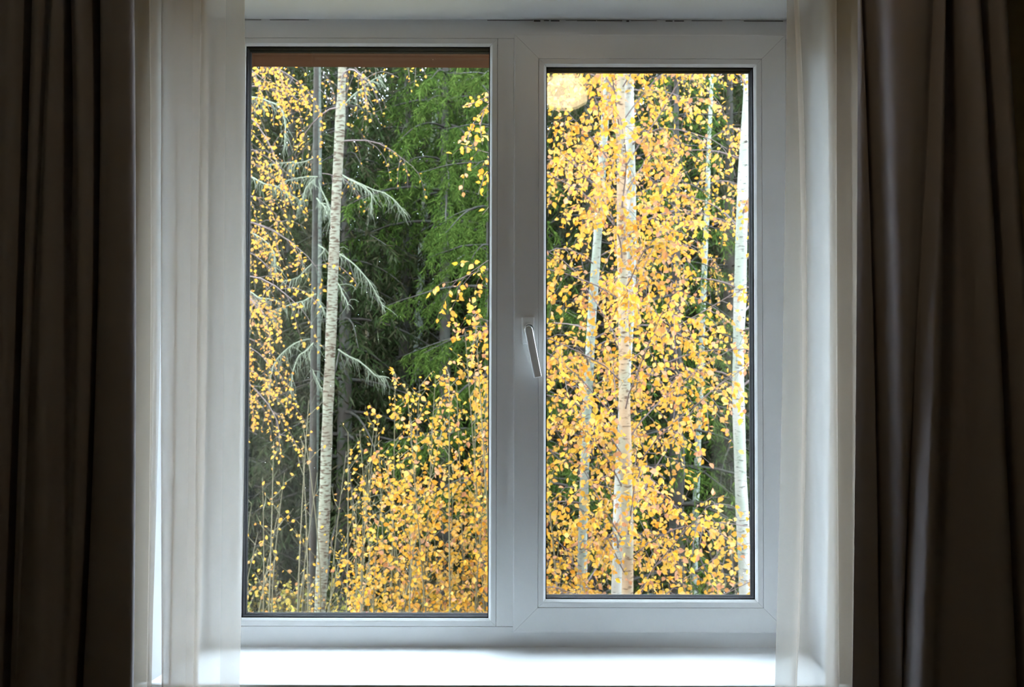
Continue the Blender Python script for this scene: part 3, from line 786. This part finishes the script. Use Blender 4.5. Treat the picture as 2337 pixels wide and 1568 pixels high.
# --- spruces
def needle_twigs(mb, pts, n, L, W, hang=0.7, spread=1.0):
    """needled shoots as thin folded blades along a branch path"""
    pts = np.asarray(pts); m_ = len(pts)
    t = R.rand(n) * (m_ - 1); k0 = np.minimum(t.astype(int), m_ - 2); f = (t - k0)[:, None]
    p = pts[k0] * (1 - f) + pts[k0 + 1] * f
    d = unit(R.normal(size=(n, 3)) * spread * np.array([1, 1, 0.5]) + unit(pts[k0 + 1] - pts[k0]) * 0.7 + np.array([0, 0, -hang]))
    s = unit(np.cross(d, R.normal(size=(n, 3))))
    l = (L * (0.5 + R.rand(n)))[:, None]
    v = np.stack([p, p + d * l * 0.45 + s * W, p + d * l, p + d * l * 0.45 - s * W], 1)
    mb.add(v.reshape(-1, 3), np.arange(n * 4).reshape(-1, 4))
def spruce_meshes(H_, z_live, blen, step, per, nper, L, W, hang_l, up=0.0, droop=0.9, side=None):
    """branches and needles of a spruce standing at the origin"""
    br = MB(); nd = MB()
    z = z_live
    i = 0
    while z < H_ * 0.985:
        f = 1 - (z - z_live) / (H_ - z_live)
        for j in range(per):
            a = (i * 1.3 + j * 2 * PI / per + R.rand() * 0.7)
            Lb = blen * (0.25 + 0.75 * f) * (0.75 + 0.4 * R.rand())
            b = curve((0, 0, z), (math.cos(a), math.sin(a), 0.15 + up), Lb, 7, k=droop, jit=0.05)
            b[-2:, 2] += np.array([0.02, 0.06]) * Lb
            br.tube(b, np.linspace(0.02, 0.004, 7) * (Lb / 1.5 + .2), 4)
            needle_twigs(nd, b[1:], int(nper * Lb * 0.4), L, W)
            nb = int(Lb * 9)
            for q_ in range(nb):                       # drooping side shoots
                u = 0.15 + 0.85 * (q_ + R.rand()) / nb; kk = min(int(u * 6), 5)
                p = b[kk] + (b[kk + 1] - b[kk]) * (u * 6 - kk)
                sd = np.array([-math.sin(a), math.cos(a), 0]) * (1 if q_ % 2 else -1)
                w_ = curve(p, unit(b[kk + 1] - b[kk]) * 0.7 + sd * 0.8, hang_l * (0.5 + R.rand()) * (1.2 - 0.6 * u), 4, k=1.6, jit=0.1)
                needle_twigs(nd, w_, int(nper * 0.35), L, W)
        z += step * (0.8 + 0.4 * R.rand()); i += 1
    return br, nd
# the near live green spruce whose boughs reach in from the right of the fixed pane
def near_spruce(label, px, Y, H_, z_live, blen, seed_rot=0.0, nm=needle_g, **kw):
    t = empty('spruce_tree'); tag(t, label, 'tree')
    x = at(px, 784, Y).x; gz = float(ground_z(x, Y)) - 0.1
    br, nd = spruce_meshes(H_, z_live, blen, **kw)
    tr = MB(); tr.tube([(0, 0, 0), (0.02, 0, H_ * .3), (0, 0.02, H_ * .6), (0, 0, H_)], [0.14, 0.11, 0.075, 0.02], 10)
    for mb, nme, mt, st_ in ((tr, 'trunk', bark_s, 0), (br, 'branches', bark_s, 0), (nd, 'needles', nm, 1)):
        o = mb.build(nme, mt, t, smooth=(nme != 'needles'))
        if st_: o['kind'] = 'stuff'
    t.location = (x, Y, gz); t.rotation_euler = (0, 0, seed_rot)
    return t
near_spruce('fresh green spruce with drooping boughs at the right of the fixed pane', 1120, 13.2, 9.5, 3.2, 1.95, step=0.62, per=6, nper=150, L=0.085, W=0.0065, hang_l=0.50, droop=0.8)
near_spruce('taller green spruce further back, behind the whitish leaning birch', 1015, 17.5, 13.0, 7.3, 2.2, seed_rot=1.0, nm=needle_g, step=0.55, per=6, nper=85, L=0.13, W=0.010, hang_l=0.6, droop=1.0)
near_spruce('green spruce seen through the leaves behind the opening sash', 1545, 14.5, 10.0, 2.0, 2.0, seed_rot=2.0, nm=needle_g, step=0.5, per=5, nper=45, L=0.10, W=0.010, hang_l=0.4, droop=0.8)

# dead spruce with lichen-grey drooping branches
dead = empty('dead_spruce'); tag(dead, 'bare dead spruce with pale lichen-hung drooping branches behind the spotted birch', 'tree')
YDd = 13.6
tr = MB(); P = trunk_path([(716, 1300), (718, 800), (722, 400), (724, 140)], YDd, 8.5)
tr.tube(P, np.linspace(0.055, 0.03, 40), 10); tr.build('trunk', bark_s, dead, smooth=True)
fans = [((724, 405), [(690, 404), (655, 412), (625, 432)]), ((724, 405), [(705, 420), (692, 445), (684, 470)]), ((724, 412), [(738, 445), (752, 480), (760, 520)]), ((722, 455), [(736, 470), (748, 490)]),
        ((770, 400), [(830, 425), (870, 437), (905, 462), (928, 492)]), ((770, 395), [(815, 420), (848, 440), (845, 490)]), ((724, 560), [(745, 570), (715, 600), (685, 632), (640, 644)]), ((755, 570), [(790, 590), (822, 620), (850, 655), (880, 712)]),
        ((755, 620), [(770, 645), (785, 672), (794, 700)]), ((720, 672), [(690, 690), (650, 700), (618, 712)]), ((720, 665), [(728, 690), (742, 716)]), ((718, 775), [(690, 778), (660, 792), (632, 820), (618, 860), (612, 915)]),
        ((718, 782), [(700, 800), (680, 815), (668, 850), (664, 900)]), ((718, 785), [(705, 810), (715, 850), (735, 890)]), ((724, 360), [(690, 372), (655, 372), (600, 380)]), ((562, 222), [(600, 226), (640, 242), (652, 290), (648, 340)]),
        ((562, 400), [(600, 420), (640, 430), (670, 450)]), ((785, 240), [(820, 205), (855, 180), (880, 170)]), ((560, 660), [(590, 680), (640, 690)]), ((770, 800), [(830, 830), (855, 860), (890, 862)]), ((562, 530), [(600, 545), (625, 580), (630, 620)])]
br = MB(); hair = MB()
for s0, rest in fans:
    pp = [s0] + rest
    yy = YDd + R.normal() * 0.2
    W3 = np.array([np.array(at(a, b, yy - 0.10 * k)) for k, (a, b) in enumerate(pp)])
    tt = np.linspace(0, len(pp) - 1, 14)
    b = np.stack([np.interp(tt, np.arange(len(pp)), W3[:, k]) for k in range(3)], 1); b += R.normal(size=b.shape) * 0.008
    b[1:-1] = (b[:-2] + 2 * b[1:-1] + b[2:]) / 4
    br.tube(b, np.linspace(0.011, 0.004, 14), 5)
    for j in range(int(34 * len(pp) / 3)):
        u = R.rand() * 12.9; k0 = int(u); p = b[k0] + (b[k0 + 1] - b[k0]) * (u - k0)
        w_ = curve(p, unit(b[k0 + 1] - b[k0]) * 0.8 + R.normal(size=3) * 0.7 + np.array([0, 0, -.3]), 0.08 + 0.22 * R.rand(), 4, k=1.5, jit=0.2)
        hair.tube(w_, np.linspace(0.0032, 0.0014, 4), 3)
br.build('branches', lichen_m, dead, smooth=True)
o = hair.build('lichen', lichen_m, dead); o['kind'] = 'stuff'

# forest behind: a few spruce shapes, copied tree by tree
protos = []
for v_ in range(4):
    H_ = 11.5 + 1.5 * R.rand()
    br, nd = spruce_meshes(H_, 0.9 + 0.9 * (v_ % 3), 2.1 + 0.2 * v_, step=0.50, per=5, nper=26, L=0.20, W=0.017, hang_l=0.6, droop=1.0)
    tr = MB(); tr.tube([(0, 0, -0.3), (0.04, 0, H_ * .3), (0, 0.04, H_ * .6), (0, 0, H_)], [0.17, 0.14, 0.09, 0.02], 9)
    ms = []
    for mb, nme, mt in ((tr, 'trunk', bark_s), (br, 'branches', bark_s), (nd, 'needles', needle_d)):
        me = mb.mesh(nme, nme != 'needles'); me.materials.append(mt); ms.append((nme, me))
    protos.append(ms)
rows = [(16.5, 7, -7.5, 6.5), (20.0, 9, -9.5, 8.5), (24.0, 11, -11, 11), (28.5, 13, -14, 14), (34.0, 15, -17, 17), (40, 16, -20, 20)]
NEAR_ROW = {16.5: [(313, 'dark spruce hidden mostly by the left drape, outside the fixed pane'), (530, 'dark spruce behind the orange-leaved birch at the left edge of the fixed pane'),
                   (832, 'dark spruce standing between the spotted birch and the green spruce boughs'), (1357, 'dark spruce directly behind the grey-green leaning birch trunk'),
                   (1642, 'dark spruce between the slim low birch and the clean white birch trunk'), (1866, 'dark spruce behind the right end of the sash and the right voile')],
            20.0: [(210, 'dark spruce of the second row, behind the left drape'), (456, 'dark spruce of the second row, behind the left voile'), (754, 'dark spruce right behind the trunk of the tall spotted birch'),
                   (938, 'dark spruce right behind the top of the golden birch thicket, left of the green spruce'), (1092, 'dark spruce right behind the trunk of the fresh green spruce'),
                   (1301, 'dark spruce behind the leaves at the left edge of the opening sash'), (1492, 'dark spruce behind the gap just right of the peach-barked birch'),
                   (1734, 'dark spruce right behind the clean white birch at the right edge'), (2018, 'dark spruce of the second row, behind the right drape')]}
c_ = 0
for y0, n_, xa_, xb_ in rows:
    for i in range(n_):
        x = xa_ + (xb_ - xa_) * (i + 0.2 + 0.6 * R.rand()) / n_; y = y0 + R.rand() * 2.6
        ppx = CX + FPX * x / y
        if (y0 < 17 and (930 < ppx < 1180)) or ppx < 190 or ppx > 2150: continue
        t = empty('spruce_tree')
        if y0 < 23:
            lb = min(NEAR_ROW[y0], key=lambda e: abs(e[0] - ppx))[1]
            tag(t, lb, 'tree', 'dark spruces of the two front rows')
        else:
            tag(t, 'dark spruce in the deep shade of the forest, behind the front rows of spruces', 'tree', 'dark spruces deep in the forest')
        for nme, me in protos[c_ % 4]:
            o = link(nme, me, t)
            if nme == 'needles': o['kind'] = 'stuff'
        s_ = (0.9 + 0.3 * R.rand()) * (1.0 if y0 < 23 else 1.3)
        t.location = (x, y, float(ground_z(x, y))); t.rotation_euler = (0, 0, R.rand() * 6.28); t.scale = (s_, s_, s_)
        c_ += 1

# undergrowth carpet on the forest floor
mb = MB(); N_ = 26000
x = R.uniform(-9, 9, N_); y = R.uniform(9.5, 26, N_); z = ground_z(x, y) + R.rand(N_) ** 2 * 0.7
pos = np.stack([x, y, z], 1)
fr_ = leaf_frames(pos, unit(R.normal(size=(N_, 3)) + np.array([0, 0, 0.3])), unit(R.normal(size=(N_, 3)) + np.array([0, -.6, .6])), 0.05 + 0.07 * R.rand(N_))
leaves_into(mb, fr_)
tag(mb.build('undergrowth', leaf_u), 'olive and rusty low undergrowth covering the forest floor', 'undergrowth', kind='stuff')
